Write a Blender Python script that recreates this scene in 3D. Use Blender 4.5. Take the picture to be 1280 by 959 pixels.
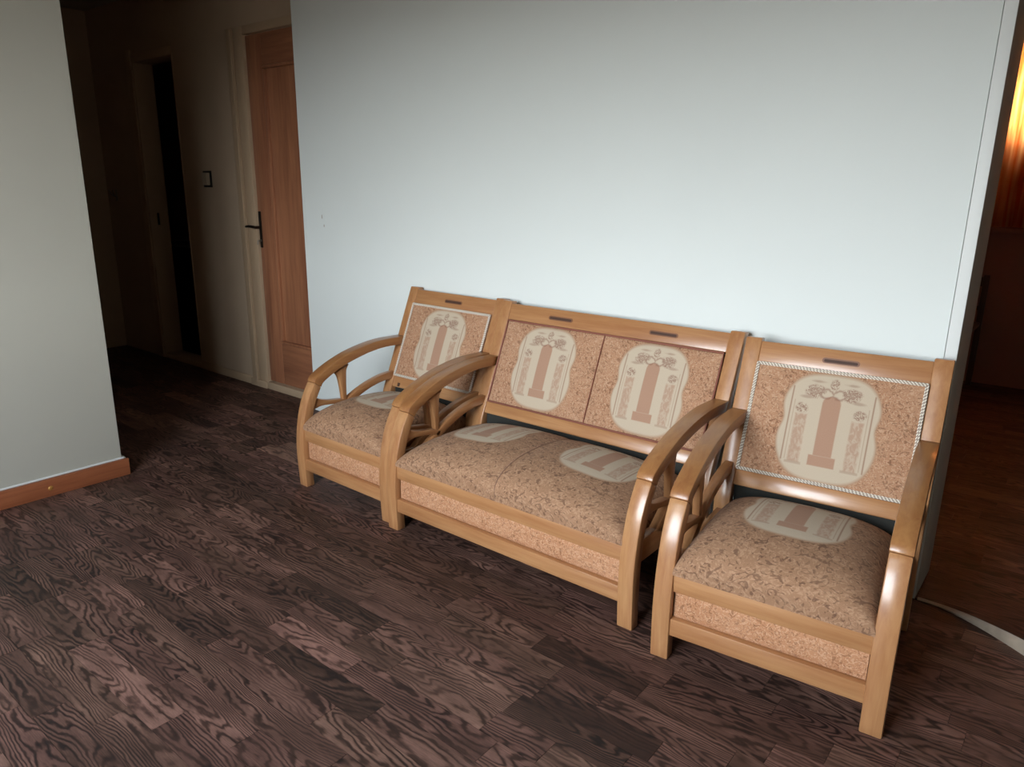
import bpy, bmesh, math, random
from mathutils import Vector, Matrix
for o in list(bpy.data.objects): bpy.data.objects.remove(o, do_unlink=True)
C = bpy.context.scene.collection
SC = bpy.context.scene
R = random.Random(7)

# ------------------------------------------------------------------ camera
cd = bpy.data.cameras.new('camera'); cam = bpy.data.objects.new('camera', cd); C.objects.link(cam)
cd.sensor_width = 36.0; cd.lens = 911.95/1280*36.0; cd.clip_start = 0.05; cd.clip_end = 100
yaw, pit, rol = 0.675, 0.2635, 0.0125
F = Vector((-math.sin(yaw)*math.cos(pit), math.cos(yaw)*math.cos(pit), -math.sin(pit)))
Rt = Vector((math.cos(yaw), math.sin(yaw), 0)); Up = Rt.cross(F)
R2 = Rt*math.cos(rol)+Up*math.sin(rol); U2 = Up*math.cos(rol)-Rt*math.sin(rol)
CAM = Vector((2.1011, -1.8235, 1.3575))
mw = Matrix((R2, U2, -F)).transposed().to_4x4(); mw.translation = CAM
cam.matrix_world = mw
SC.camera = cam
def project(p):
    d = Vector(p)-CAM; z = d.dot(F)
    if z < 0.05: return None
    return 640+911.95*d.dot(R2)/z, 479.5-911.95*d.dot(U2)/z, z

# ------------------------------------------------------------------ light: an overcast sky over a darker ground, seen through the windows
SKY, EXPO = 32.0, 0.0
w = bpy.data.worlds.new('daylight'); SC.world = w; w.use_nodes = True
nt = w.node_tree; nt.nodes.clear()
out = nt.nodes.new('ShaderNodeOutputWorld'); bg = nt.nodes.new('ShaderNodeBackground')
tc = nt.nodes.new('ShaderNodeTexCoord'); sx = nt.nodes.new('ShaderNodeSeparateXYZ'); rp = nt.nodes.new('ShaderNodeValToRGB')
mr = nt.nodes.new('ShaderNodeMapRange'); mr.inputs['From Min'].default_value = -1; mr.inputs['From Max'].default_value = 1
nt.links.new(tc.outputs['Generated'], sx.inputs[0]); nt.links.new(sx.outputs['Z'], mr.inputs['Value'])
nt.links.new(mr.outputs[0], rp.inputs[0]); nt.links.new(rp.outputs[0], bg.inputs[0]); nt.links.new(bg.outputs[0], out.inputs[0])
cr = rp.color_ramp
cr.elements[0].position = 0.0; cr.elements[0].color = (.10, .095, .085, 1)
cr.elements[1].position = 1.0; cr.elements[1].color = (.62, .78, 1.0, 1)
e = cr.elements.new(0.485); e.color = (.11, .105, .095, 1)
e = cr.elements.new(0.515); e.color = (.93, .98, 1.0, 1)
bg.inputs[1].default_value = SKY
SC.view_settings.view_transform = 'Standard'; SC.view_settings.look = 'None'
SC.view_settings.exposure = EXPO; SC.view_settings.gamma = 1.0; SC.view_settings.use_curve_mapping = False
def portal(name, loc, size, rot):
    l = bpy.data.lights.new(name, 'AREA'); l.shape = 'RECTANGLE'; l.size, l.size_y = size
    l.cycles.is_portal = True
    o = bpy.data.objects.new(name, l); o.location = loc; o.rotation_euler = rot; C.objects.link(o)
WIN = (0.0, 1.8, 0.80, 2.30)        # living-room window behind the camera: x0, x1, z0, z1
YB = -3.0                           # plane of the window wall
portal('window_portal', ((WIN[0]+WIN[1])/2, YB-.20, (WIN[2]+WIN[3])/2), (WIN[1]-WIN[0], WIN[3]-WIN[2]), (math.radians(90), 0, 0))
WIN2 = (1.25, 2.45, 1.76, 2.42); YF = 4.4
portal('window_portal', ((WIN2[0]+WIN2[1])/2, YF+.20, (WIN2[2]+WIN2[3])/2), (WIN2[1]-WIN2[0], WIN2[3]-WIN2[2]), (math.radians(-90), 0, 0))

# ------------------------------------------------------------------ node helpers
class Val:
    def __init__(s, nt, x): s.nt, s.x = nt, x
    def op(s, o, *a):
        n = s.nt.nodes.new('ShaderNodeMath'); n.operation = o
        for i, v in enumerate((s,)+a):
            v = v.x if isinstance(v, Val) else v
            if isinstance(v, (int, float)): n.inputs[i].default_value = v
            else: s.nt.links.new(v, n.inputs[i])
        return Val(s.nt, n.outputs[0])
    def __add__(s, o): return s.op('ADD', o)
    def __sub__(s, o): return s.op('SUBTRACT', o)
    def __mul__(s, o): return s.op('MULTIPLY', o)
    def __truediv__(s, o): return s.op('DIVIDE', o)
    def __pow__(s, o): return s.op('POWER', o)
    def abs(s): return s.op('ABSOLUTE')
    def max(s, o): return s.op('MAXIMUM', o)
    def min(s, o): return s.op('MINIMUM', o)
    def inv(s): return Val(s.nt, 1.0).op('SUBTRACT', s) if False else (s*-1.0)+1.0
    def step(s, soft=.0015):           # 1 where s<0
        n = s.nt.nodes.new('ShaderNodeMapRange'); n.inputs['From Min'].default_value = -soft; n.inputs['From Max'].default_value = soft
        n.inputs['To Min'].default_value = 1; n.inputs['To Max'].default_value = 0
        s.nt.links.new(s.x, n.inputs['Value']); return Val(s.nt, n.outputs[0])
def mat(name):
    m = bpy.data.materials.new(name); m.use_nodes = True
    nt = m.node_tree; b = nt.nodes['Principled BSDF']
    return m, nt, b
def rgb(h): 
    h = [int(h[i:i+2], 16)/255 for i in (0, 2, 4)]
    return tuple(c/12.92 if c <= .04045 else ((c+.055)/1.055)**2.4 for c in h)+(1,)
def L(nt, a, b): nt.links.new(a, b)
def mixc(nt, fac, a, b):
    n = nt.nodes.new('ShaderNodeMix'); n.data_type = 'RGBA'; n.clamp_factor = True
    for sock, v in ((n.inputs[0], fac), (n.inputs[6], a), (n.inputs[7], b)):
        v = v.x if isinstance(v, Val) else v
        if isinstance(v, (int, float)): sock.default_value = v
        elif isinstance(v, tuple): sock.default_value = v
        else: nt.links.new(v, sock)
    return n.outputs[2]
def coords(nt, kind='Object', scale=(1, 1, 1)):
    if kind == 'World': s = nt.nodes.new('ShaderNodeNewGeometry').outputs['Position']
    elif kind == 'UV': s = nt.nodes.new('ShaderNodeUVMap').outputs[0]
    else: s = nt.nodes.new('ShaderNodeTexCoord').outputs[kind]
    m = nt.nodes.new('ShaderNodeMapping'); m.inputs['Scale'].default_value = scale; L(nt, s, m.inputs[0]); return m.outputs[0]
def noise(nt, vec, scale, detail=3, rough=.5, dist=0):
    n = nt.nodes.new('ShaderNodeTexNoise'); n.inputs['Scale'].default_value = scale; n.inputs['Detail'].default_value = detail
    n.inputs['Roughness'].default_value = rough; n.inputs['Distortion'].default_value = dist
    L(nt, vec, n.inputs['Vector']); return Val(nt, n.outputs[0])
def bump(nt, b, h, strength=.2, dist=.002):
    n = nt.nodes.new('ShaderNodeBump'); n.inputs['Strength'].default_value = strength; n.inputs['Distance'].default_value = dist
    L(nt, h.x, n.inputs['Height']); L(nt, n.outputs[0], b.inputs['Normal'])
def remap(v, a, b, c=0., d=1.):
    n = v.nt.nodes.new('ShaderNodeMapRange'); n.inputs[1].default_value = a; n.inputs[2].default_value = b
    n.inputs[3].default_value = c; n.inputs[4].default_value = d; L(v.nt, v.x, n.inputs[0]); return Val(v.nt, n.outputs[0])

def plain(name, hexc, rough=.6, metal=0, var=.06, vscale=6, bmp=0, bscale=200):
    m, nt, b = mat(name); c = rgb(hexc)
    v = noise(nt, coords(nt), vscale, 4)
    L(nt, mixc(nt, remap(v, .3, .7), tuple(x*(1-var) for x in c[:3])+(1,), tuple(min(1, x*(1+var)) for x in c[:3])+(1,)), b.inputs['Base Color'])
    b.inputs['Roughness'].default_value = rough; b.inputs['Metallic'].default_value = metal
    if bmp: bump(nt, b, noise(nt, coords(nt), bscale, 3), bmp, .001)
    return m
def paint(name, hexc, dirt=.05, rough=.75):
    m, nt, b = mat(name); c = rgb(hexc); p = coords(nt, 'World')
    v = noise(nt, p, 1.6, 5, .6)
    L(nt, mixc(nt, remap(v, .3, .75), tuple(x*(1-dirt) for x in c[:3])+(1,), c), b.inputs['Base Color'])
    b.inputs['Roughness'].default_value = rough
    bump(nt, b, noise(nt, p, 90, 4, .6)+noise(nt, p, 9, 3)*2.5, .18, .0012)
    return m
def wood(name, dark, light, axis, rough=.3, freq=60, coat=.25):
    m, nt, b = mat(name)
    sc = [1, 1, 1]; sc[axis] = .07
    p = coords(nt, 'Object', tuple(sc))
    g = noise(nt, p, freq, 4, .6, .4); g2 = noise(nt, coords(nt, 'Object', tuple(sc)), freq*.22, 3)
    f = remap(g*.6+g2*.5, .38, .72)
    L(nt, mixc(nt, f, rgb(dark), rgb(light)), b.inputs['Base Color'])
    b.inputs['Roughness'].default_value = rough
    b.inputs['Coat Weight'].default_value = coat; b.inputs['Coat Roughness'].default_value = .16
    bump(nt, b, g, .04, .001)
    return m

def floor_mat(name, attr=False, gain=1.0):
    m, nt, b = mat(name)
    pos = nt.nodes.new('ShaderNodeNewGeometry').outputs['Position']
    if attr:
        a = nt.nodes.new('ShaderNodeAttribute'); a.attribute_name = 'tone'; s = a.outputs['Color']
    else:
        s = nt.nodes.new('ShaderNodeObjectInfo').outputs['Color']
    sp = nt.nodes.new('ShaderNodeSeparateColor'); L(nt, s, sp.inputs[0])
    tone, seed, hue = (Val(nt, sp.outputs[i]) for i in range(3))
    q = nt.nodes.new('ShaderNodeSeparateXYZ'); L(nt, pos, q.inputs[0])
    X, Y = Val(nt, q.outputs[0]), Val(nt, q.outputs[1])
    def vec(x, y, z):
        c = nt.nodes.new('ShaderNodeCombineXYZ')
        for i, k in enumerate((x, y, z)): L(nt, k.x, c.inputs[i])
        return c.outputs[0]
    n1 = noise(nt, vec(X*2.0, Y*11.0, seed*37.0), 1.0, 1.5, .4, .2)
    n2 = noise(nt, vec(X*16.0, Y*40.0, seed*53.0), 1.0, 2, .5)
    ph = Y*50.0+n1*17.0+n2*1.5
    ln = (ph*6.2832).op('SINE')*.5+.5
    ln = (ln**2.2).inv()
    fib = noise(nt, vec(X*30.0, Y*420.0, seed*11.0), 1.0, 3, .6)
    big = noise(nt, vec(X*5.0, Y*20.0, seed*91.0), 1.0, 2)
    amp = remap(noise(nt, vec(X*4.0, Y*9.0, seed*71.0), 1.0, 2), .34, .62, .35, 1.0)
    val = tone*.85+(ln-.62)*amp*.52+(fib-.5)*.50+(big-.5)*.55
    r = nt.nodes.new('ShaderNodeValToRGB'); L(nt, val.x, r.inputs[0]); cr = r.color_ramp
    cs = ((0.0, '1d1412'), (.3, '38271f'), (.55, '594137'), (.8, '7a5d50'), (1.0, '9a7767'))
    cr.elements[0].position, cr.elements[0].color = cs[0][0], rgb(cs[0][1])
    cr.elements[1].position, cr.elements[1].color = cs[-1][0], rgb(cs[-1][1])
    for p_, c_ in cs[1:-1]: cr.elements.new(p_).color = rgb(c_)
    warm = mixc(nt, hue, (1.0, .97, .93, 1), (1.06, .95, .98, 1))
    mul = nt.nodes.new('ShaderNodeMix'); mul.data_type = 'RGBA'; mul.blend_type = 'MULTIPLY'; mul.inputs[0].default_value = 1
    L(nt, r.outputs[0], mul.inputs[6]); L(nt, warm, mul.inputs[7])
    L(nt, mul.outputs[2], b.inputs['Base Color'])
    L(nt, remap(fib, .3, .7, .5, .66).x, b.inputs['Roughness'])
    b.inputs['Specular IOR Level'].default_value = .35
    bump(nt, b, ln*.5+fib, .12, .0006)
    return m

def fabric(name, ground, dark, light, medallion=True, mscale=1.0):
    """woven upholstery: flecked peach ground with a cream medallion (column, two urns, flowers) printed in it; UV in metres from the medallion centre"""
    m, nt, b = mat(name)
    uv = coords(nt, 'UV')
    f1 = noise(nt, uv, 95*mscale, 2, .5, 1.8); f2 = noise(nt, uv, 60*mscale, 2, .5, 2.2); f3 = noise(nt, uv, 430, 2)
    big = noise(nt, uv, 9, 2)
    col = mixc(nt, remap(f1, .50, .60), rgb(ground), rgb(light))
    col = mixc(nt, remap(f2, .55, .62)*.72, col, rgb(dark))
    col = mixc(nt, remap(f3, .4, .7)*.25, col, rgb(dark))
    col = mixc(nt, remap(big, .35, .7)*.25, col, rgb(light))
    if medallion:
        sp = nt.nodes.new('ShaderNodeSeparateXYZ'); L(nt, uv, sp.inputs[0])
        wob = noise(nt, uv, 40, 2)-.5; wob2 = noise(nt, coords(nt, 'UV', (1, 1.3, 1)), 33, 2)-.5
        U, V = Val(nt, sp.outputs[0]), Val(nt, sp.outputs[1])
        u = U.abs()
        waist = ((V-.015)/.04); waist = (waist*waist*-1.0).op('EXPONENT')
        half = waist*-.014+.153
        s = ((u/half)**3.2+((V.abs()/.177)**2.7))
        d = s-1.0
        med = d.step(.03)
        rim = (d.abs()-.07).step(.06)*.7
        rect = lambda cu, cv, hu, hv, src=u: ((src-cu).abs()-hu).max((V-cv).abs()-hv)
        ell = lambda cu, cv, ru, rv, src=u: ((((src-cu)/ru)**2.0+((V-cv)/rv)**2.0)**.5-1.0)*min(ru, rv)
        ua = u+wob*.006; 
        colm = rect(0.0, -.005, .028, .088, U.abs()).step()
        base = rect(0.0, -.110, .041, .017, U.abs()).step()
        cap = ell(0.0, .084, .027, .020, U.abs()).step()
        line = rect(.124, 0.0, .0022, .125).step(.001)
        line2 = rect(.113, -.02, .0012, .10).step(.001)*.6
        urn = rect(.086, -.045, .018, .080, ua).step(.003)
        urnm = urn*remap(noise(nt, coords(nt, 'UV', (1, .6, 1)), 85, 2, .5, 1.0), .40, .55, .35, 1)
        head = ell(.088, .056, .019, .016, ua+wob2*.012).step(.003)
        headm = head*remap(noise(nt, uv, 150, 2, .5, 1.5), .42, .52)
        foot = rect(.086, -.128, .026, .004).step()
        uw = u+wob2*.034; wob3 = noise(nt, coords(nt, 'UV', (1.2, 1, 1)), 61, 2)-.5
        ring = lambda cu, cv, r, t: (ell(cu, cv, r, r*.85, uw+wob3*.02).abs()-t).step(.003)
        petal = remap(noise(nt, uv, 105, 2, .5, 2.4), .43, .53)
        scroll = (ell(.056, .116, .030, .023, uw).step(.003)*petal).max(ring(.056, .116, .010, .0028)*.8)
        scroll = scroll.max(ring(.020, .112, .018, .0026)).max(ell(.052, .150, .02, .004, uw).step(.002)*.6).max(ell(.0, .146, .014, .018, U.abs()+wob*.012).step(.002)*petal)
        leaf = ell(.078, .094, .020, .005, ua).step(.002)*.7
        cream = mixc(nt, remap(f3, .35, .7)*.18, rgb('bfae98'), rgb('a5917c'))
        mauve = mixc(nt, remap(f3, .35, .7)*.4, rgb('ac8871'), rgb('936e5a'))
        inner = mixc(nt, colm.max(base).max(cap), cream, mauve)
        inner = mixc(nt, urnm*.75, inner, mauve)
        inner = mixc(nt, (scroll.max(headm)*.75).max(leaf*.6), inner, rgb('856050'))
        inner = mixc(nt, line.max(line2).max(foot*.5)*.8, inner, rgb('94735f'))
        col = mixc(nt, med, col, inner)
        col = mixc(nt, rim, col, rgb('a98a70'))
    L(nt, col, b.inputs['Base Color'])
    b.inputs['Roughness'].default_value = .9; b.inputs['Specular IOR Level'].default_value = .2
    b.inputs['Sheen Weight'].default_value = .03; b.inputs['Sheen Roughness'].default_value = .5
    bump(nt, b, f3*.6+f1+f2, .25, .0015)
    return m

M = {}
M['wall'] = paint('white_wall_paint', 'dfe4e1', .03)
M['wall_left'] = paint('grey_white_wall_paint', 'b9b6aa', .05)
M['unseen'] = paint('dull_beige_wall_paint', 'a39a88', .08)
M['plaster'] = paint('beige_plaster', 'b6a088', .14)
M['trim'] = paint('white_trim_paint', 'dcdedb', .04, .5)
M['return'] = paint('shaded_return_and_scuff_grey', 'b0a498', .08)
M['frame'] = paint('cream_door_frame_paint', 'b59c80', .12, .5)
M['ceiling'] = paint('ceiling_paint', '98948a', .03)
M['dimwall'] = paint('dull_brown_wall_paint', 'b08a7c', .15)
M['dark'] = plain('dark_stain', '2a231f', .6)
M['tile'] = plain('pale_counter', 'c9c2b4', .4)
M['cab'] = plain('brown_cabinet', '5a3a28', .5)
M['bz'] = wood('baseboard_wood', '7f452a', 'a2613f', 1, .42, 45, .1)
M['door'] = wood('door_wood', '80503a', 'a97251', 2, .42, 40, .12)
M['doorh'] = wood('door_wood_across', '80503a', 'a97251', 0, .42, 40, .12)
for ax, k in ((0, 'x'), (1, 'y'), (2, 'z')):
    M['wood'+k] = wood('honey_wood_along_'+k, '9c6841', 'b8885b', ax, .32, 55, .3)
M['woodarm'] = wood('darker_honey_wood_of_the_arms', '8c5934', 'a97848', 1, .34, 55, .25)
M['grip'] = wood('dark_grip_wood', '6b4630', '86593f', 0, .4, 60, .1)
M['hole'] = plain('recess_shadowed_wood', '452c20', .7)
M['fabric'] = fabric('medallion_upholstery', 'ac8062', '6f4a35', 'c09a7c')
M['seat'] = fabric('shaded_medallion_seat_upholstery', '9a7458', '5c4132', 'b08a6c', True, .62)  # darker copy of the back fabric, dimmer light on seat tops put into colour
M['apron'] = fabric('flecked_apron_upholstery', 'b5815d', '7d5238', 'c89b79', False)
M['piping'] = plain('reddish_piping', '84503f', .8)
M['seam'] = plain('brown_seam_thread', '7d5b49', .9)
M['cord'] = plain('cream_braid_cord', 'e9e1d2', .8)
M['cordd'] = plain('grey_brown_braid_cord', 'a8988a', .8)
M['floor'] = floor_mat('printed_plank_lino'); M['floorA'] = floor_mat('printed_plank_lino_joined', True)
M['gap'] = plain('plank_joint', '1a1310', .9)
M['back'] = plain('pale_lino_backing', 'b7a692', .8, 0, .12, 30)
M['metal'] = plain('dull_metal', '8a857c', .35, .9)
M['dmetal'] = plain('dark_bronze_metal', '3a332c', .4, .8)
M['switch'] = plain('cream_plastic', 'a99a84', .4)
M['black'] = plain('near_black', '15110f', .6)
M['white_pvc'] = plain('white_window_frame', 'e6e6e2', .4)
M['dchair'] = wood('dark_chair_wood', '4a3d36', '6a5a50', 2, .45, 50, .1)
M['gapshade'] = plain('black_gap_shade', '2a2a26', .95)
M['redcloth'] = plain('dull_red_cloth', 'a85a48', .9)

# ------------------------------------------------------------------ mesh helpers
def sharp(me, deg=35):
    for p in me.polygons: p.use_smooth = True
    me.set_sharp_from_angle(angle=math.radians(deg))
def obj(name, bm, m, parent=None, smooth=35):
    me = bpy.data.meshes.new(name)
    bmesh.ops.recalc_face_normals(bm, faces=bm.faces)
    bm.to_mesh(me); bm.free()
    for k in (m if isinstance(m, (list, tuple)) else [m]): me.materials.append(k)
    if smooth: sharp(me, smooth)
    o = bpy.data.objects.new(name, me); C.objects.link(o)
    if parent: o.parent = parent
    return o
def tag(o, label=None, cat=None, group=None, kind=None):
    if label: o['label'] = label
    if cat: o['category'] = cat
    if group: o['group'] = group
    if kind: o['kind'] = kind
    return o
def empty(name, loc, rz=0):
    o = bpy.data.objects.new(name, None); o.empty_display_size = .1; o.location = loc; o.rotation_euler = (0, 0, rz); C.objects.link(o); return o
def bev(bm, r, seg=2, deg=30):
    if r <= 0: return
    es = [e for e in bm.edges if len(e.link_faces) == 2 and e.calc_face_angle(0) > math.radians(deg)]
    bmesh.ops.bevel(bm, geom=es, offset=r, segments=seg, profile=.5, affect='EDGES', clamp_overlap=True)
def box_bm(x0, x1, y0, y1, z0, z1, r=0, seg=2, bm=None):
    b = bmesh.new()
    bmesh.ops.create_cube(b, size=1)
    for v in b.verts: v.co = Vector(((x0+x1)/2+v.co.x*(x1-x0), (y0+y1)/2+v.co.y*(y1-y0), (z0+z1)/2+v.co.z*(z1-z0)))
    bev(b, r, seg)
    if bm is None: return b
    me = bpy.data.meshes.new('tmp'); b.to_mesh(me); b.free(); bm.from_mesh(me); bpy.data.meshes.remove(me); return bm
def box(name, m, x0, x1, y0, y1, z0, z1, parent=None, r=0, seg=2):
    return obj(name, box_bm(x0, x1, y0, y1, z0, z1, r, seg), m, parent)
def smoothpts(pts, n):
    """Catmull-Rom resample to n points"""
    P = [Vector(p) for p in pts]; P = [P[0]*2-P[1]]+P+[P[-1]*2-P[-2]]
    segs = len(P)-3; o = []
    for i in range(n):
        t = i/(n-1)*segs; k = min(int(t), segs-1); t -= k
        a, b, c, d = P[k:k+4]
        o.append(.5*((2*b)+(c-a)*t+(2*a-5*b+4*c-d)*t*t+(3*b-a-3*c+d)*t**3))
    return o
def ribbon_bm(outer, inner, x0, x1, r=.004, n=18, seg=2):
    """a curved flat timber: outer and inner outlines in (y,z), extruded from x0 to x1"""
    A = smoothpts(outer, n); B = smoothpts(inner, n)
    bm = bmesh.new(); rows = []
    for a, b in zip(A, B):
        rows.append([bm.verts.new((x0, a[0], a[1])), bm.verts.new((x1, a[0], a[1])), bm.verts.new((x1, b[0], b[1])), bm.verts.new((x0, b[0], b[1]))])
    for p, q in zip(rows, rows[1:]):
        for i in range(4): bm.faces.new((p[i], p[(i+1) % 4], q[(i+1) % 4], q[i]))
    bm.faces.new(rows[0]); bm.faces.new(rows[-1][::-1])
    bmesh.ops.recalc_face_normals(bm, faces=bm.faces)
    bev(bm, r, seg, 40)
    return bm
def tube_bm(path, rad, sides=8, closed=False, bm=None, mi=0, up=Vector((0, 0, 1))):
    bm = bm or bmesh.new(); P = [Vector(p) for p in path]; n = len(P); rings = []
    for i, p in enumerate(P):
        a = P[(i-1) % n] if closed or i else P[0]; b = P[(i+1) % n] if closed or i < n-1 else P[-1]
        t = (b-a).normalized(); s = t.cross(up)
        if s.length < .1: s = t.cross(Vector((1, 0, 0)))
        s.normalize(); q = s.cross(t)
        rr = rad[i] if isinstance(rad, list) else rad
        rings.append([bm.verts.new(p+s*rr*math.cos(6.2832*k/sides)+q*rr*math.sin(6.2832*k/sides)) for k in range(sides)])
    m = n if closed else n-1
    for i in range(m):
        a, b = rings[i], rings[(i+1) % n]
        for k in range(sides):
            f = bm.faces.new((a[k], a[(k+1) % sides], b[(k+1) % sides], b[k])); f.material_index = mi
    if not closed:
        bm.faces.new(rings[0][::-1]).material_index = mi; bm.faces.new(rings[-1]).material_index = mi
    return bm
def struct(o, label, cat): return tag(o, label, cat, None, 'structure')

# ------------------------------------------------------------------ room shell
ZC = 2.62
XL, YLW = -1.386, -0.425          # left wall plane and the corner where it ends
XR = 1.792                        # right end of the white wall
YW, YW2 = 0.806, 1.06             # front and rear face of the white wall
YD = 0.90                         # corridor wall with the doors
struct(box('wall_back', M['wall'], -1.575, 1.755, YW, YW2, -.08, ZC), 'white painted partition wall behind the three seats', 'wall')
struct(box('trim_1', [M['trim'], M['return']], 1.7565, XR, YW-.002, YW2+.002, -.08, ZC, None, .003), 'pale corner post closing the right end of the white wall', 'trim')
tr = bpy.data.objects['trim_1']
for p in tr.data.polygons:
    if p.normal.x > .7: p.material_index = 1  # right-facing side coloured darker: the lack of light there is painted in
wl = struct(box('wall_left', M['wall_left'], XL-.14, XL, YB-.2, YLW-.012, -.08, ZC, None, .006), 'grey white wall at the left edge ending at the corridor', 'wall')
# chipped plaster foot at the end of the left wall
bm = box_bm(XL-.10, XL+.001, YLW-.02, YLW+.006, 0, .088, .006)
tag(obj('chipped_plaster', bm, M['wall_left'], wl), None)
struct(box('wall_corridor', M['plaster'], XL-3.2, XL-.14, YLW-.14, YLW-.014, -.08, ZC), 'corridor wall on the side away from the doors', 'wall')
wf = empty('wall_front', (0, YB, 0))
struct(wf, 'window wall of the living room opposite the seats', 'wall')
for nm, a in (('pier', (XL-.14, WIN[0], -.08, ZC)), ('pier', (WIN[1], 3.7, -.08, ZC)), ('sill_wall', (WIN[0], WIN[1], -.08, WIN[2])), ('lintel', (WIN[0], WIN[1], WIN[3], ZC))):
    o = box(nm, M['unseen'], a[0], a[1], -.2, 0, a[2], a[3], wf)
wi = empty('window_1', ((WIN[0]+WIN[1])/2, YB-.12, WIN[2]))
struct(wi, 'wide window of the living room opposite the seats', 'window')
hw, hh = (WIN[1]-WIN[0])/2, WIN[3]-WIN[2]
for nm, a in (('frame_rail', (-hw, hw, 0, .055)), ('frame_rail', (-hw, hw, hh-.055, hh)), ('frame_stile', (-hw, -hw+.055, .055, hh-.055)), ('frame_stile', (hw-.055, hw, .055, hh-.055)), ('mullion', (-.33, -.27, .055, hh-.055)), ('mullion', (.27, .33, .055, hh-.055))):
    box(nm, M['white_pvc'], a[0], a[1], -.03, .03, a[2], a[3], wi, .004)
gm, gnt, gb = mat('window_glass'); gnt.nodes.remove(gb)
tr_ = gnt.nodes.new('ShaderNodeBsdfTransparent'); gl = gnt.nodes.new('ShaderNodeBsdfGlossy'); mx = gnt.nodes.new('ShaderNodeMixShader')
gl.inputs['Roughness'].default_value = .02; mx.inputs[0].default_value = .05
L(gnt, tr_.outputs[0], mx.inputs[1]); L(gnt, gl.outputs[0], mx.inputs[2]); L(gnt, mx.outputs[0], gnt.nodes['Material Output'].inputs[0])
for a, b in ((-hw+.05, -.32), (-.28, .28), (.32, hw-.05)): box('pane', gm, a, b, -.004, .004, .05, hh-.05, wi)
struct(box('wall_right', M['unseen'], 3.6, 3.74, YB-.2, YF+.2, -.08, ZC), 'side wall of the two rooms outside the frame', 'wall')
struct(box('wall_back_right', M['wall'], 2.75, 3.6, YW, YW2, -.08, ZC), 'white wall on the far side of the opening', 'wall')
struct(box('ceiling', M['ceiling'], -6.3, 3.74, YB-.2, YF+.2, ZC, ZC+.12), 'plain ceiling over all the rooms', 'ceiling')

# baseboard of the left wall
bb = struct(box('baseboard_left', M['bz'], XL, XL+.016, YB, -.412, 0, .083, None, .004), 'reddish brown wooden baseboard along the left wall', 'baseboard')
bm = bmesh.new(); bmesh.ops.create_uvsphere(bm, u_segments=12, v_segments=8, radius=.011)
for v in bm.verts: v.co = Vector((XL+.016+v.co.x*.5, -.757+v.co.y, .040+v.co.z))
tag(obj('screw_cap', bm, plain('brass_cap', 'a8763a', .4, .3), bb), 'small round tan screw cap')
bm = box_bm(XL, XL+.006, YB, -.43, .083, .092, .002)
obj('caulk_bead', bm, M['trim'], bb)

# ------------------------------------------------------------------ corridor
XE = -4.33
wc = empty('wall_doors', (0, YD, 0)); struct(wc, 'beige plaster corridor wall that holds the two doors', 'wall')
D1 = (-2.21, -1.40); D2 = (-3.66, -3.075); ZD = 2.228; ZD2 = 2.225
for a in ((XE-.2, D2[0], -.08, ZC), (D2[1], D1[0]-.10, -.08, ZC), (D2[0], D2[1], ZD2, ZC), (D1[0]-.10, -1.0, ZD+.05, ZC), (D1[1]+.1, -1.0, -.08, ZD+.05), (D1[0]-.1, D1[1]+.1, -.08, -.001)):
    box('plaster', M['plaster'], a[0], a[1], 0, .14, a[2], a[3], wc)
d1 = empty('door_1', (D1[0], YD, 0)); struct(d1, 'reddish wooden panelled door beside the white wall', 'door')
jm = box('frame_jamb', M['frame'], -.10, 0, -.006, .16, 0, ZD+.05, d1, .005)
box('casing_bead', M['frame'], -.172, -.10, -.016, .0, 0.03, ZD+.045, d1, .006)
box('casing_bead', M['frame'], -.125, -.10, -.024, -.014, 0.03, ZD+.045, d1, .004)
box('frame_head', M['frame'], 0, .85, -.006, .16, ZD, ZD+.05, d1, .004)
box('plinth_block', M['frame'], -.19, -.0, -.02, .0, 0, .05, d1, .006)
box('threshold', M['frame'], 0, .85, -.012, .16, 0, .052, d1, .006)
leaf = empty('leaf', (0, 0, 0)); leaf.parent = d1
YL = .012
def lbox(nm, m, a, d0=0, d1_=.04, r=.003): return box(nm, m, a[0], a[1], YL+d0, YL+d1_, a[2], a[3], leaf, r)
lbox('stile', M['door'], (.006, .165, .058, ZD-.006)); lbox('stile', M['door'], (.655, .805, .058, ZD-.006))
lbox('rail', M['doorh'], (.165, .655, 2.045, ZD-.006)); lbox('rail', M['doorh'], (.165, .655, .058, .335))
lbox('panel', M['door'], (.165, .655, .335, 2.045), .016, .03, 0)
bm = bmesh.new()
for a in ((.165, .655, 2.025, 2.045), (.165, .655, .335, .355), (.165, .188, .355, 2.025), (.632, .655, .355, 2.025)): box_bm(a[0], a[1], YL-.004, YL+.02, a[2], a[3], .006, 2, bm)
obj('moulding', bm, M['door'], leaf)
hd = box('handle_plate', M['dmetal'], .012, .038, YL-.006, YL+.001, .955, 1.185, d1, .003)
bm = tube_bm([(.025, YL-.004, 1.085), (.025, YL-.05, 1.085)], .009, 10)
tube_bm([(.045, YL-.05, 1.085), (.01, YL-.052, 1.088), (-.04, YL-.05, 1.090), (-.075, YL-.046, 1.086)], [.008, .009, .008, .007], 10, False, bm)
obj('lever', bm, M['dmetal'], hd)
bm = tube_bm([(.025, YL-.002, 1.0), (.025, YL-.010, 1.0)], .009, 12); obj('lock_cylinder', bm, M['metal'], hd)
bm = tube_bm([(.025, YL-.008, 1.0), (.025, YL-.03, 1.0), (.025, YL-.032, .975)], .004, 6); obj('key', bm, M['metal'], hd)

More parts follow.
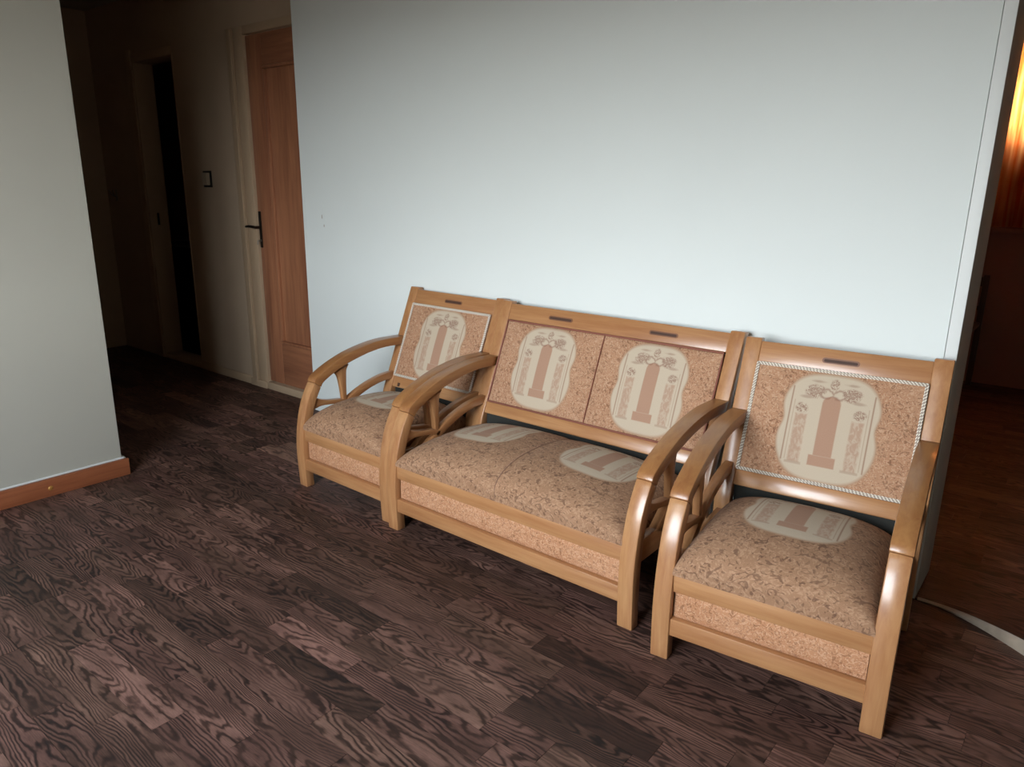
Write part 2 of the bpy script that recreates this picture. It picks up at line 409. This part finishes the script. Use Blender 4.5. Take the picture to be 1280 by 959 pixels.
d2 = empty('door_2', (D2[0], YD, 0)); struct(d2, 'open doorway into a dark room down the corridor', 'door')
w2 = D2[1]-D2[0]
box('casing', M['frame'], -.085, 0, -.014, .0, 0, ZD2+.055, d2, .005)
box('frame_jamb', M['frame'], -.0, .02, -.006, .14, 0, ZD2, d2, .004)
box('frame_jamb', M['frame'], w2-.012, w2, -.004, .14, 0, ZD2, d2, .004)
box('frame_head', M['frame'], -.0, w2, -.010, .14, ZD2-.03, ZD2+.03, d2, .004)
box('threshold', M['frame'], 0, w2, .0, .14, -.05, .035, d2, .004)
tag(box('strike_plate', M['dmetal'], .019, .023, .05, .066, 1.04, 1.13, d2, .001), 'dark metal strike plate')
# dark room behind it
dr = empty('wall_dark_room', (0, 0, 0)); struct(dr, 'unlit walls of the small room behind the open doorway', 'wall')
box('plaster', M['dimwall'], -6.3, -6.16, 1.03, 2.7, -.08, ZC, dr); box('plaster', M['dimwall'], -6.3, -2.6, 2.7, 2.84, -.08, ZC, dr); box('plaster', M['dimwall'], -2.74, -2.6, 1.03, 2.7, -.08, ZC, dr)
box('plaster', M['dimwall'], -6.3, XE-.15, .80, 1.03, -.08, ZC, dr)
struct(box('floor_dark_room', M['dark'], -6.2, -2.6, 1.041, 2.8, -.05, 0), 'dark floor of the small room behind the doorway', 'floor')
ct = empty('counter_cabinet', (-5.1, 2.35, 0)); tag(ct, 'low dark cabinet with a pale countertop inside the open dark doorway', 'cabinet')
box('carcass', M['cab'], -.7, .7, -.27, .33, 0, .70, ct, .004); box('countertop', M['tile'], -.72, .72, -.30, .335, .70, .745, ct, .006)
for s in (-1, 1):
    dd = box('cabinet_door', M['cab'], s*.35-.33, s*.35+.33, -.29, -.271, .06, .68, ct, .004)
    bm = tube_bm([(s*.08, -.29, .56), (s*.08, -.315, .56), (s*.08, -.315, .46), (s*.08, -.29, .46)], .005, 6); obj('door_pull', bm, M['metal'], dd)
# end wall with a third door frame at its left
we = struct(box('wall_corridor_end', M['plaster'], XE-.16, XE, YLW-.1, YD-.001, -.08, ZC), 'dim wall closing the far end of the corridor', 'wall')
d3 = empty('door_3', (XE, .0, 0)); struct(d3, 'dark closed door at the far end of the corridor', 'door')
box('leaf', M['cab'], .0, .012, -.38, .46, .0, 2.19, d3, .003)
box('casing', M['frame'], .0, .03, .46, .55, 0, 2.26, d3, .005); box('casing', M['frame'], .0, .03, -.38, .55, 2.19, 2.26, d3, .005)
bbc = struct(box('baseboard_corridor', M['frame'], D2[1], D1[0]-.172, YD-.012, YD-.001, 0, .060, None, .004), 'pale plaster baseboard between the two corridor doors', 'baseboard')
sw = empty('light_switch', (-2.757, YD, 1.383)); tag(sw, 'small cream light switch between the two corridor doors', 'switch')
box('plate_shadow', M['black'], -.052, .052, -.006, 0, -.054, .054, sw, .002)  # dark slab painted in as the shadow round the switch plate
box('plate', M['switch'], -.055, .036, -.014, -.006, -.040, .042, sw, .004); box('rocker', M['switch'], -.030, .012, -.019, -.0145, -.030, .032, sw, .003)
hk = empty('coat_hook', (-4.17, YD, 1.26)); tag(hk, 'small dim metal coat hook on the plaster at the far left of the corridor', 'hook')
box('hook_plate', M['metal'], -.012, .012, -.005, 0, -.05, .04, hk, .002)
for s in (-1, 1):
    obj('prong', tube_bm([(0, -.004, -.02), (s*.018, -.03, -.005), (s*.034, -.045, .035)], .005, 6), M['metal'], hk)

# ------------------------------------------------------------------ floors: every plank its own piece
def plank_mesh():
    b = box_bm(-.5, .5, -.5, .5, -1, 0); me = bpy.data.meshes.new('plank'); b.to_mesh(me); b.free(); me.materials.append(M['floor']); return me
PM = plank_mesh(); PW = .0895; TH = .004
forced = {-1: [.69, 1.23], 0: [.018, .507, .79, 1.055, 1.40], 1: [.343, .72], 2: [1.236], -2: [], -4: [.178], -5: [-.185]}
dark_at = {(0, .018): .30, (0, 1.055): .33, (-1, 1.23): .62, (1, .343): .55, (0, .507): .62, (0, .79): .66, (-1, .69): .64, (2, 1.236): .6}
def make_floor(name, x0, x1, y0, y1, label, seed, limit=300, origin=-.54, edge=None):
    rr = random.Random(seed)
    fl = struct(box(name, M['gap'], x0, x1, y0, y1, -.06, -TH-.0005), label, 'floor')
    items = []
    k = math.floor((y0-origin)/PW)
    while origin+k*PW < y1:
        a, b = max(y0, origin+k*PW), min(y1, origin+(k+1)*PW)
        fs = sorted(forced.get(k, [])) if name == 'floor' else []
        js = [x0]; x = x0-rr.uniform(0, .3)
        while x < x1:
            x += rr.choice((.30, .36, .36, .44, .52, .36))
            nx = [f for f in fs if js[-1]+.05 < f]
            if nx and x > nx[0]-.16: x = nx[0]
            if x < x1-.05: js.append(x)
        js.append(x1)
        for p, q in zip(js, js[1:]):
            if q-p < .01 or b-a < .004: continue
            tone = min(.95, max(.15, rr.gauss(.52, .10)))
            for (kk, xx), t in dark_at.items():
                if name == 'floor' and kk == k and abs(xx-p) < .02: tone = t
            items.append((p, q, a, b, tone, rr.random(), rr.random()))
        k += 1
    def score(it):
        best = 0
        for fx in (.05, .5, .95):
            r_ = project((it[0]+(it[1]-it[0])*fx, (it[2]+it[3])/2, 0))
            if r_ and -20 < r_[0] < 1300 and -20 < r_[1] < 980: best = max(best, 1/r_[2])
        return best
    items.sort(key=score, reverse=True)
    n = min(limit, sum(1 for i in items if score(i) > 0))
    for p, q, a, b, t, s, h in items[:n]:
        o = bpy.data.objects.new('plank', PM); o.location = ((p+q)/2, (a+b)/2, rr.uniform(-.00025, 0))
        o.scale = (q-p-.0009, b-a-.0007, TH); o.color = (t, s, h, 1); o.parent = fl; C.objects.link(o)
    if items[n:]:
        bm = bmesh.new(); cols = []
        for p, q, a, b, t, s, h in items[n:]:
            x, y, X, Y = p+.00045, a+.00035, q-.00045, b-.00035
            lo = [bm.verts.new(v) for v in ((x, y, -TH), (X, y, -TH), (X, Y, -TH), (x, Y, -TH))]
            hi = [bm.verts.new(v) for v in ((x, y, 0), (X, y, 0), (X, Y, 0), (x, Y, 0))]
            bm.faces.new(hi)
            for i in range(4): bm.faces.new((lo[i], lo[(i+1) % 4], hi[(i+1) % 4], hi[i]))
            cols += [(t, s, h, 1)]*8
        o = obj('planks', bm, M['floorA'], fl, 0)
        at = o.data.attributes.new('tone', 'FLOAT_COLOR', 'POINT')
        for i, c in enumerate(cols): at.data[i].color = c
        o['kind'] = 'stuff'
    return fl
make_floor('floor', XL-.003, 3.6, YB, YW-.0, 'dark brown printed plank flooring of the living room', 11)
make_floor('floor_corridor', XE, XL-.006, YLW-.014, YD, 'dark plank flooring running into the corridor', 23, 150)
make_floor('floor_right_room', .3, 3.6, YW+.002, YF, 'dark plank flooring of the dim room on the right', 37, 250)

# curled lino edge in the opening on the right
bm = bmesh.new(); rows = []
for i in range(25):
    x = 1.80+.90*i/24; t = max(0, (x-1.84))
    yb = .803-.95*min(t, .5)**1.5*(1 if t < .5 else 1); yb = max(yb, .62) if x < 2.3 else .62
    h = .004+.17*min(t, .45)**1.2
    prof = [(yb+.25, .0045), (yb+.10, .006+h*.15), (yb+.03, .005+h*.75), (yb+.006, .004+h), (yb-.006, .001+h*.62), (yb-.004, .0005)]
    prof2 = [(yb+.25, .0005), (yb+.10, .002+h*.15), (yb+.03, .001+h*.62), (yb+.010, h*.80), (yb+.002, .001+h*.5), (yb+.001, .0005)]
    rows.append([bm.verts.new((x, y, z)) for y, z in prof]+[bm.verts.new((x, y, z)) for y, z in reversed(prof2)])
for a, b in zip(rows, rows[1:]):
    n = len(a)
    for k in range(n):
        f = bm.faces.new((a[k], a[(k+1) % n], b[(k+1) % n], b[k])); f.material_index = 1 if k in (3, 4) else 0
bm.faces.new(rows[0]); bm.faces.new(rows[-1])
o = obj('lino_edge', bm, [M['floorA'], M['back']], None, 50)
at = o.data.attributes.new('tone', 'FLOAT_COLOR', 'POINT')
for i in range(len(o.data.vertices)): at.data[i].color = (.5, .37, .6, 1)
tag(o, 'curled pale edge of the flooring sheet across the opening at right', 'flooring')

# ------------------------------------------------------------------ dim room on the right
wr = empty('wall_far_room', (0, YF, 0)); struct(wr, 'dim window wall at the far side of the room on the right', 'wall')
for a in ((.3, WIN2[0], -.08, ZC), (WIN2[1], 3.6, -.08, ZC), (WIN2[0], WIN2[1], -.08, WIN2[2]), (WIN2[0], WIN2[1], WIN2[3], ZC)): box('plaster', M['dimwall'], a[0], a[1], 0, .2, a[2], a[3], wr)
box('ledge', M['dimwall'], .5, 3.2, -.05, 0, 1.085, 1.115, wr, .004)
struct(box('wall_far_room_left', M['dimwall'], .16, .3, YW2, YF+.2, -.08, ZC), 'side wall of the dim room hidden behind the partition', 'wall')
w2o = empty('window_2', ((WIN2[0]+WIN2[1])/2, YF+.12, WIN2[2])); struct(w2o, 'window behind the orange curtain in the dim room', 'window')
hw2, hh2 = (WIN2[1]-WIN2[0])/2, WIN2[3]-WIN2[2]
for nm, a in (('frame_rail', (-hw2, hw2, 0, .05)), ('frame_rail', (-hw2, hw2, hh2-.05, hh2)), ('frame_stile', (-hw2, -hw2+.05, .05, hh2-.05)), ('frame_stile', (hw2-.05, hw2, .05, hh2-.05)), ('mullion', (-.03, .03, .05, hh2-.05))): box(nm, M['white_pvc'], a[0], a[1], -.03, .03, a[2], a[3], w2o, .004)
for a, b in ((-hw2+.045, -.028), (.028, hw2-.045)): box('pane', gm, a, b, -.004, .004, .045, hh2-.045, w2o)
cm, cnt, cb = mat('orange_curtain_cloth'); cnt.nodes.remove(cb)
df = cnt.nodes.new('ShaderNodeBsdfDiffuse'); tl = cnt.nodes.new('ShaderNodeBsdfTranslucent'); mx = cnt.nodes.new('ShaderNodeMixShader'); mx.inputs[0].default_value = .78
wv = noise(cnt, coords(cnt, 'Object', (1, 1, .05)), 40, 2)
c_ = mixc(cnt, remap(wv, .35, .65), rgb('e3955c'), rgb('f7cf9c'))
L(cnt, c_, df.inputs[0]); L(cnt, c_, tl.inputs[0]); L(cnt, df.outputs[0], mx.inputs[1]); L(cnt, tl.outputs[0], mx.inputs[2]); L(cnt, mx.outputs[0], cnt.nodes['Material Output'].inputs[0])
cu = empty('curtain', (1.85, YF-.10, 0)); tag(cu, 'orange curtain glowing in front of the window in the dim room at right', 'curtain')
bm = bmesh.new(); N = 120; rows = []
for j in range(13):
    z = 1.13+1.33*j/12; row = []
    for i in range(N+1):
        x = -.62+1.24*i/N
        row.append(bm.verts.new((x, .013*math.sin(i*.62)*(1-.25*j/12)+.008*math.sin(i*.23+j*.3), z)))
    rows.append(row)
for a, b in zip(rows, rows[1:]):
    for i in range(N): bm.faces.new((a[i], a[i+1], b[i+1], b[i]))
o = obj('cloth', bm, cm, cu, 80); s = o.modifiers.new('thickness', 'SOLIDIFY'); s.thickness = .002
obj('curtain_rod', tube_bm([(-.70, 0, 2.47), (.70, 0, 2.47)], .012, 10), M['dmetal'], cu)
for s in (-1, 1): obj('rod_bracket', tube_bm([(s*.66, 0, 2.47), (s*.66, .098, 2.47)], .008, 8), M['dmetal'], cu)
# dark chair half hidden behind the partition
dc = empty('dark_chair', (1.27, 4.10, 0)); tag(dc, 'dark wooden chair half hidden behind the white wall in the dim room', 'chair')
for sx_ in (-1, 1):
    box('leg', M['dchair'], sx_*.19-.018, sx_*.19+.018, -.20, -.165, 0, .44, dc, .004)
    box('back_post', M['dchair'], sx_*.21-.018, sx_*.21+.018, .15, .186, 0, .80, dc, .004)
box('seat', M['dchair'], -.22, .22, -.21, .148, .44, .47, dc, .008)
box('back_rail', M['dchair'], -.192, .192, .155, .18, .72, .785, dc, .004); box('back_rail', M['dchair'], -.192, .192, .155, .18, .55, .58, dc, .004)
for i in range(3): box('back_slat', M['dchair'], -.10+.1*i-.012, -.10+.1*i+.012, .16, .175, .58, .72, dc, .002)
bm = box_bm(.02, .185, .06, .152, .475, .64, .03, 3); tag(obj('folded_cloth', bm, M['redcloth'], None), 'dull red cushion leaning on the dark chair in the dim room', 'cushion').location = (1.27, 4.10, 0)

# ------------------------------------------------------------------ the suite: loveseat and two armchairs
W_ = .055; SL = .41; CS = math.hypot(1, SL); Y0 = .7284-SL*.86
def bp(x, t, n):
    """point on the leaning back: x across, t up the slope, n out of the face towards the sitter"""
    z = t/CS; return Vector((x, Y0+SL*z-n/CS, z+n*SL/CS))
def bbox(x0, x1, t0, t1, n0, n1, r=.004, seg=2):
    b = box_bm(x0, x1, n0, n1, t0, t1, r, seg)
    for v in b.verts: v.co = bp(v.co.x, v.co.z, v.co.y)
    return b
def stadium_bm(xc, tc_, hw_, hh_, n0, n1):
    b = bmesh.new(); pts = []
    for s, a0 in ((1, -90), (-1, 90)):
        for i in range(9):
            a = math.radians(a0+180*i/8); pts.append((xc+s*(hw_-hh_)+hh_*math.cos(a), tc_+hh_*math.sin(a)))
    lo = [b.verts.new(bp(x, t, n0)) for x, t in pts]; hi = [b.verts.new(bp(x, t, n1)) for x, t in pts]
    b.faces.new(hi); b.faces.new(lo[::-1])
    for i in range(len(pts)): b.faces.new((lo[i], lo[(i+1) % len(pts)], hi[(i+1) % len(pts)], hi[i]))
    return b
def ease(s, n=5.0): return max(0, 1-abs(s)**n)**.5
def pad_bm(x0, x1, t0, t1, units, thick, nu, nv, base=-.016):
    """upholstered panel of the back; UV in metres from each medallion centre"""
    bm = bmesh.new(); uvl = bm.loops.layers.uv.new('UVMap'); rows = []; val = {}
    cs = [x0+(x1-x0)*(k+.5)/units for k in range(units)]
    uw = (x1-x0)/units
    for j in range(nv+1):
        b = math.sin((j/nv-.5)*math.pi)*.5+.5; t = t0+(t1-t0)*b; row = []
        for i in range(nu+1):
            a = i/nu*units; k = min(int(a), units-1); a = math.sin((a-k-.5)*math.pi)*.5+.5; x = x0+uw*(k+a)
            h = ease(2*b-1)*ease(2*a-1); crown = (1-(2*a-1)**2)*(1-(2*b-1)**2)
            edge = (i/nu*units) % 1 < 1e-6 and 0 < i < nu
            if edge: h = max(h, .45*ease(2*b-1))
            v = bm.verts.new(bp(x, t, base+.018+thick*(.55*h+.45*crown)))
            val[v] = (x, t); row.append(v)
        rows.append(row)
    faces = []
    for j in range(nv):
        for i in range(nu):
            f = bm.faces.new((rows[j][i], rows[j][i+1], rows[j+1][i+1], rows[j+1][i])); faces.append((f, i))
    ring = [rows[0][i] for i in range(nu+1)]+[rows[j][nu] for j in range(1, nv+1)]+[rows[nv][i] for i in range(nu-1, -1, -1)]+[rows[j][0] for j in range(nv-1, 0, -1)]
    low = []
    for v in ring:
        x, t = val[v]; q = bm.verts.new(bp(x, t, base)); val[q] = (x, t); low.append(q)
    for i in range(len(ring)):
        k = (i+1) % len(ring); faces.append((bm.faces.new((ring[i], low[i], low[k], ring[k])), 0))
    faces.append((bm.faces.new(low[::-1]), 0))
    tcn = .655
    for f, i in faces:
        k = min(units-1, max(0, int((f.calc_center_median().x-x0)/uw)))
        for l in f.loops:
            x, t = val[l.vert]; l[uvl].uv = (x-cs[k], t-tcn)
    return bm, cs
def cushion_bm(x0, x1, y0, y1, z0, H, units, nu, nv):
    bm = bmesh.new(); uvl = bm.loops.layers.uv.new('UVMap'); val = {}; rows = []
    cs = [x0+(x1-x0)*(k+.5)/units for k in range(units)]
    g = lambda s: max(0., 1-abs(s)**3.0)**.42
    for j in range(nv+1):
        b = math.sin((j/nv-.5)*math.pi); row = []
        for i in range(nu+1):
            a = math.sin((i/nu-.5)*math.pi)
            x = (x0+x1)/2+a*(x1-x0)/2; y = (y0+y1)/2+b*(y1-y0)/2
            h = g(a)*g(b)
            if units > 1: h *= 1-.05*math.exp(-((x-(x0+x1)/2)/.035)**2)
            h *= 1-.10*max(0, b)                      # worn down a little towards the back
            z = z0+.012+H*h
            y -= .012*math.sin(min(1, h*1.0)*math.pi)*(1 if b < -.5 else 0)*min(1, (-b-.5)*2)
            v = bm.verts.new((x, y, z)); val[v] = (x, y, z); row.append(v)
        rows.append(row)
    faces = []
    for j in range(nv):
        for i in range(nu): faces.append(bm.faces.new((rows[j][i], rows[j][i+1], rows[j+1][i+1], rows[j+1][i])))
    ring = [rows[0][i] for i in range(nu+1)]+[rows[j][nu] for j in range(1, nv+1)]+[rows[nv][i] for i in range(nu-1, -1, -1)]+[rows[j][0] for j in range(nv-1, 0, -1)]
    low = [bm.verts.new((v.co.x, v.co.y, z0)) for v in ring]
    for q, v in zip(low, ring): val[q] = (q.co.x, q.co.y, q.co.z)
    for i in range(len(ring)):
        k = (i+1) % len(ring); faces.append(bm.faces.new((ring[i], low[i], low[k], ring[k])))
    faces.append(bm.faces.new(low[::-1]))
    uw = (x1-x0)/units
    for f in faces:
        k = min(units-1, max(0, int((f.calc_center_median().x-x0)/uw)))
        for l in f.loops:
            x, y, z = val[l.vert]
            l[uvl].uv = (x-cs[k], y-.338-1.0*max(0., z0+H*.8-z)*(1 if y < .2 else -1))
    return bm
LEG_O = [(.003, 0), (-.003, .10), (-.005, .19), (.003, .28), (.021, .365), (.046, .43), (.0775, .4855)]
LEG_I = [(.045, 0), (.041, .10), (.041, .19), (.048, .275), (.063, .35), (.085, .41), (.112, .459)]
ARM_O = [(.0755, .4875), (.092, .511), (.155, .546), (.224, .574), (.294, .596), (.389, .615), (.488, .6255), (.632, .623)]
ARM_I = [(.1105, .4605), (.128, .482), (.185, .512), (.250, .5385), (.320, .5585), (.405, .5765), (.495, .5860), (.615, .584)]
POST_O = [(.7284, .86), (.6464, .66), (.5644, .46), (.519, .35), (.512, .27), (.530, .14), (.572, 0)]
POST_I = [(.7664, .855), (.6864, .65), (.6044, .445), (.561, .34), (.554, .27), (.571, .14), (.611, 0)]
LOW_O = [(.575, .452), (.50, .448), (.42, .432), (.34, .405), (.27, .371), (.20, .325), (.15, .285)]
LOW_I = [(.560, .415), (.49, .412), (.42, .398), (.35, .373), (.29, .342), (.23, .300), (.19, .268)]
BRC_O = [(.066, .435), (.090, .412), (.125, .395), (.175, .383), (.235, .374), (.275, .360)]
BRC_I = [(.056, .345), (.080, .358), (.120, .366), (.170, .362), (.225, .352), (.262, .335)]
SLT_O = [(.205, .506), (.222, .487), (.232, .450), (.239, .405), (.243, .355)]
SLT_I = [(.288, .537), (.271, .512), (.267, .470), (.265, .420), (.266, .355)]
def make_seat(name, loc, rz, W, units, label, cat, group=None):
    r_ = empty(name, loc, rz); tag(r_, label, cat, group)
    xs = ((0, W_), (W-W_, W))
    for a, b in xs:
        obj('front_leg', ribbon_bm(LEG_O, LEG_I, a, b, .0045, 22), M['woodz'], r_)
        obj('armrest', ribbon_bm(ARM_O, ARM_I, a-.0012, b+.0012, .0035, 24), M['woodarm'], r_)
        obj('back_post', ribbon_bm(POST_O, POST_I, a, b, .004, 24), M['woodz'], r_)
        m_ = .012
        obj('lower_arm', ribbon_bm(LOW_O, LOW_I, a+m_, b-m_, .004, 16), M['woody'], r_)
        obj('arm_brace', ribbon_bm(BRC_O, BRC_I, a+m_, b-m_, .004, 14), M['woody'], r_)
        obj('arm_slat', ribbon_bm(SLT_O, SLT_I, a+m_+.003, b-m_-.003, .004, 14), M['woodz'], r_)
        obj('side_rail', box_bm(a+.012, b-.012, .040, .520, .215, .292, .003), M['woody'], r_)
    x0, x1 = W_, W-W_
    tr_ = obj('top_rail', bbox(x0-.002, x1+.002, .845, .921, -.034, -.003, .005, 3), M['woodx'], r_)
    obj('lower_back_rail', bbox(x0-.002, x1+.002, .413, .467, -.034, -.004, .004), M['woodx'], r_)
    sl = [(x0+x1)/2] if units == 1 else [W*.294, W*.722]
    for c in sl:
        gs = obj('grip_slot', stadium_bm(c, .880, .058 if units == 1 else .062, .0092, -.010, -.0015), M['grip'], tr_)
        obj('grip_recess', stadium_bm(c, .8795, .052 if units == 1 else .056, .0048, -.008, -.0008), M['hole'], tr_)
    if units == 1:
        bm, cs = pad_bm(x0+.002, x1-.002, .467, .847, 1, .018, 40, 30)
        pd = obj('back_cushion', bm, M['fabric'], r_, 60)
        # twisted braid laid round the panel
        e0, e1, t0, t1 = x0+.0055, x1-.0055, .4725, .8415
        path = []; per = [((e0, t0), (e1, t0)), ((e1, t0), (e1, t1)), ((e1, t1), (e0, t1)), ((e0, t1), (e0, t0))]
        bm = bmesh.new()
        for off in (-.0028, .0028):
            pp = []
            for (ax, at_), (bx_, bt) in per:
                n = int(math.hypot(bx_-ax, bt-at_)/.0024)
                cx, ctt = (e0+e1)/2, (t0+t1)/2
                for i in range(n):
                    x = ax+(bx_-ax)*i/n; t = at_+(bt-at_)*i/n
                    kx = 1-off/((e1-e0)/2); kt = 1-off/((t1-t0)/2)
                    pp.append((cx+(x-cx)*kx, ctt+(t-ctt)*kt))
            N_ = len(pp); turns = round(N_*.0024/.0105)
            for s in range(2):
                P3 = []
                for i, (x, t) in enumerate(pp):
                    x2, t2 = pp[(i+1) % N_]; d = Vector((x2-x, t2-t)).normalized(); ph = 6.2832*turns*i/N_+s*math.pi
                    P3.append(bp(x-d.y*.0017*math.cos(ph), t+d.x*.0017*math.cos(ph), .0085+.0017*math.sin(ph)))
                tube_bm(P3, .0019, 5, True, bm, s, Vector((0, -.925, .38)))
        obj('braid_trim', bm, [M['cord'], M['cordd']], pd, 60)
    else:
        bm, cs = pad_bm(x0+.012, x1-.004, .470, .838, 2, .020, 80, 30)
        pd = obj('back_cushion', bm, M['fabric'], r_, 60)
        e0, e1, t0, t1 = x0+.010, x1-.003, .468, .841
        loop = [(e0, t0), (e1, t0), (e1, t1), (e0, t1)]; pts = []
        for i in range(4):
            a, b = loop[i], loop[(i+1) % 4]
            pts += [bp(a[0]+(b[0]-a[0])*k/12, a[1]+(b[1]-a[1])*k/12, .006) for k in range(12)]
        bm = tube_bm(pts, .0042, 6, True, None, 0, Vector((0, -.925, .38)))
        mid = (e0+e1)/2
        tube_bm([bp(mid, t0+(t1-t0)*k/10, .0085 if 0 < k < 10 else .006) for k in range(11)], .0022, 6, False, bm)
        obj('piping', bm, M['piping'], pd, 60)
    obj('front_rail', box_bm(x0-.002, x1+.002, .008, .034, .226, .281, .004), M['woodx'], r_)
    obj('front_rail', box_bm(x0-.002, x1+.002, .004, .034, .084, .140, .004), M['woodx'], r_)
    bm = bmesh.new(); uvl = bm.loops.layers.uv.new('UVMap'); rows = []
    for j in range(9):
        row = []
        for i in range(25):
            a, b = i/24*2-1, j/8*2-1
            row.append(bm.verts.new((x0+.003+(x1-x0-.006)*i/24, .023-.006*ease(a, 8)*ease(b, 3), .141+.084*j/8)))
        rows.append(row)
    for j in range(8):
        for i in range(24): bm.faces.new((rows[j][i], rows[j][i+1], rows[j+1][i+1], rows[j+1][i]))
    bk = [bm.verts.new(p) for p in ((x0+.003, .033, .141), (x1-.003, .033, .141), (x1-.003, .033, .225), (x0+.003, .033, .225))]
    bm.faces.new(bk); bm.faces.new([rows[0][i] for i in range(25)]+[bk[1], bk[0]]); bm.faces.new([rows[8][i] for i in range(25)]+[bk[2], bk[3]])
    bm.faces.new([rows[j][0] for j in range(9)]+[bk[3], bk[0]]); bm.faces.new([rows[j][24] for j in range(9)]+[bk[2], bk[1]])
    for f in bm.faces:
        for l in f.loops: l[uvl].uv = (l.vert.co.x, l.vert.co.z)
    obj('apron', bm, M['apron'], r_, 60)
    box('seat_base', M['woodx'], x0-.002, x1+.002, .034, .515, .235, .280, r_)
    box('rear_rail', M['woodx'], x0-.002, x1+.002, .522, .548, .20, .29, r_, .003)
    box('gap_shade_sheet', M['gapshade'], x0, x1, .5555, .5605, .14, .405, r_)  # added dark sheet, stands in for the shade in the gap under the back
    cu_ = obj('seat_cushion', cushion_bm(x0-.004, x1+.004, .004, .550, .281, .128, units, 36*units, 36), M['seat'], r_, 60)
    if units == 2:
        me = cu_.data; c = (x0+x1)/2
        vs = [v.co.copy() for v in me.vertices if abs(v.co.x-c) < 1e-4 and v.co.z > .2815]
        if len(vs) > 3: obj('cushion_seam', tube_bm([v+Vector((0, 0, .0004)) for v in vs], .0017, 5), M['seam'], cu_, 60)
    return r_
def copy_tree(o, parent=None):
    c = o.copy(); C.objects.link(c)
    if parent: c.parent = parent
    for ch in list(o.children): copy_tree(ch, c)
    return c
ls = make_seat('loveseat', (0, 0, 0), 0, 1.136, 2, 'two seat wooden loveseat with medallion upholstery between the two armchairs', 'sofa')
rc = make_seat('armchair', (1.2364, -.0643, 0), .0953, .6348, 1, 'nearest wooden armchair with braid edged back, right of the loveseat', 'armchair', 'matching armchairs of the suite')
lc = copy_tree(rc); lc.location = (-.6505, .0343, 0); lc.rotation_euler = (0, 0, -.016)
lc['label'] = 'farthest wooden armchair, left of the loveseat and nearest the wooden door'
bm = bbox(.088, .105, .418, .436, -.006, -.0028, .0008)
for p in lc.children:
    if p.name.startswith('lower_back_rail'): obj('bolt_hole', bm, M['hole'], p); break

# scuffs in the plaster of the white wall near the door
wb = bpy.data.objects['wall_back']
def scuff(x, z, w_, h_, seed):
    q = random.Random(seed); b = bmesh.new(); n = 14
    ring = [b.verts.new((x+w_*(.7+.5*q.random())*math.cos(6.2832*i/n), YW-.0008, z+h_*(.7+.5*q.random())*math.sin(6.2832*i/n))) for i in range(n)]
    r2 = [b.verts.new((x+(v.co.x-x)*1.25, YW+.0005, z+(v.co.z-z)*1.15)) for v in ring]
    b.faces.new(ring)
    for i in range(n): b.faces.new((ring[i], ring[(i+1) % n], r2[(i+1) % n], r2[i]))
    obj('plaster_scuff', b, M['return'] if seed % 2 else M['wall'], wb)
scuff(-1.385, 1.20, .005, .05, 2); scuff(-1.40, 1.18, .003, .012, 3); scuff(-1.385, 1.13, .003, .008, 5); scuff(-1.545, 1.20, .008, .10, 4); scuff(-1.55, .98, .007, .14, 6)
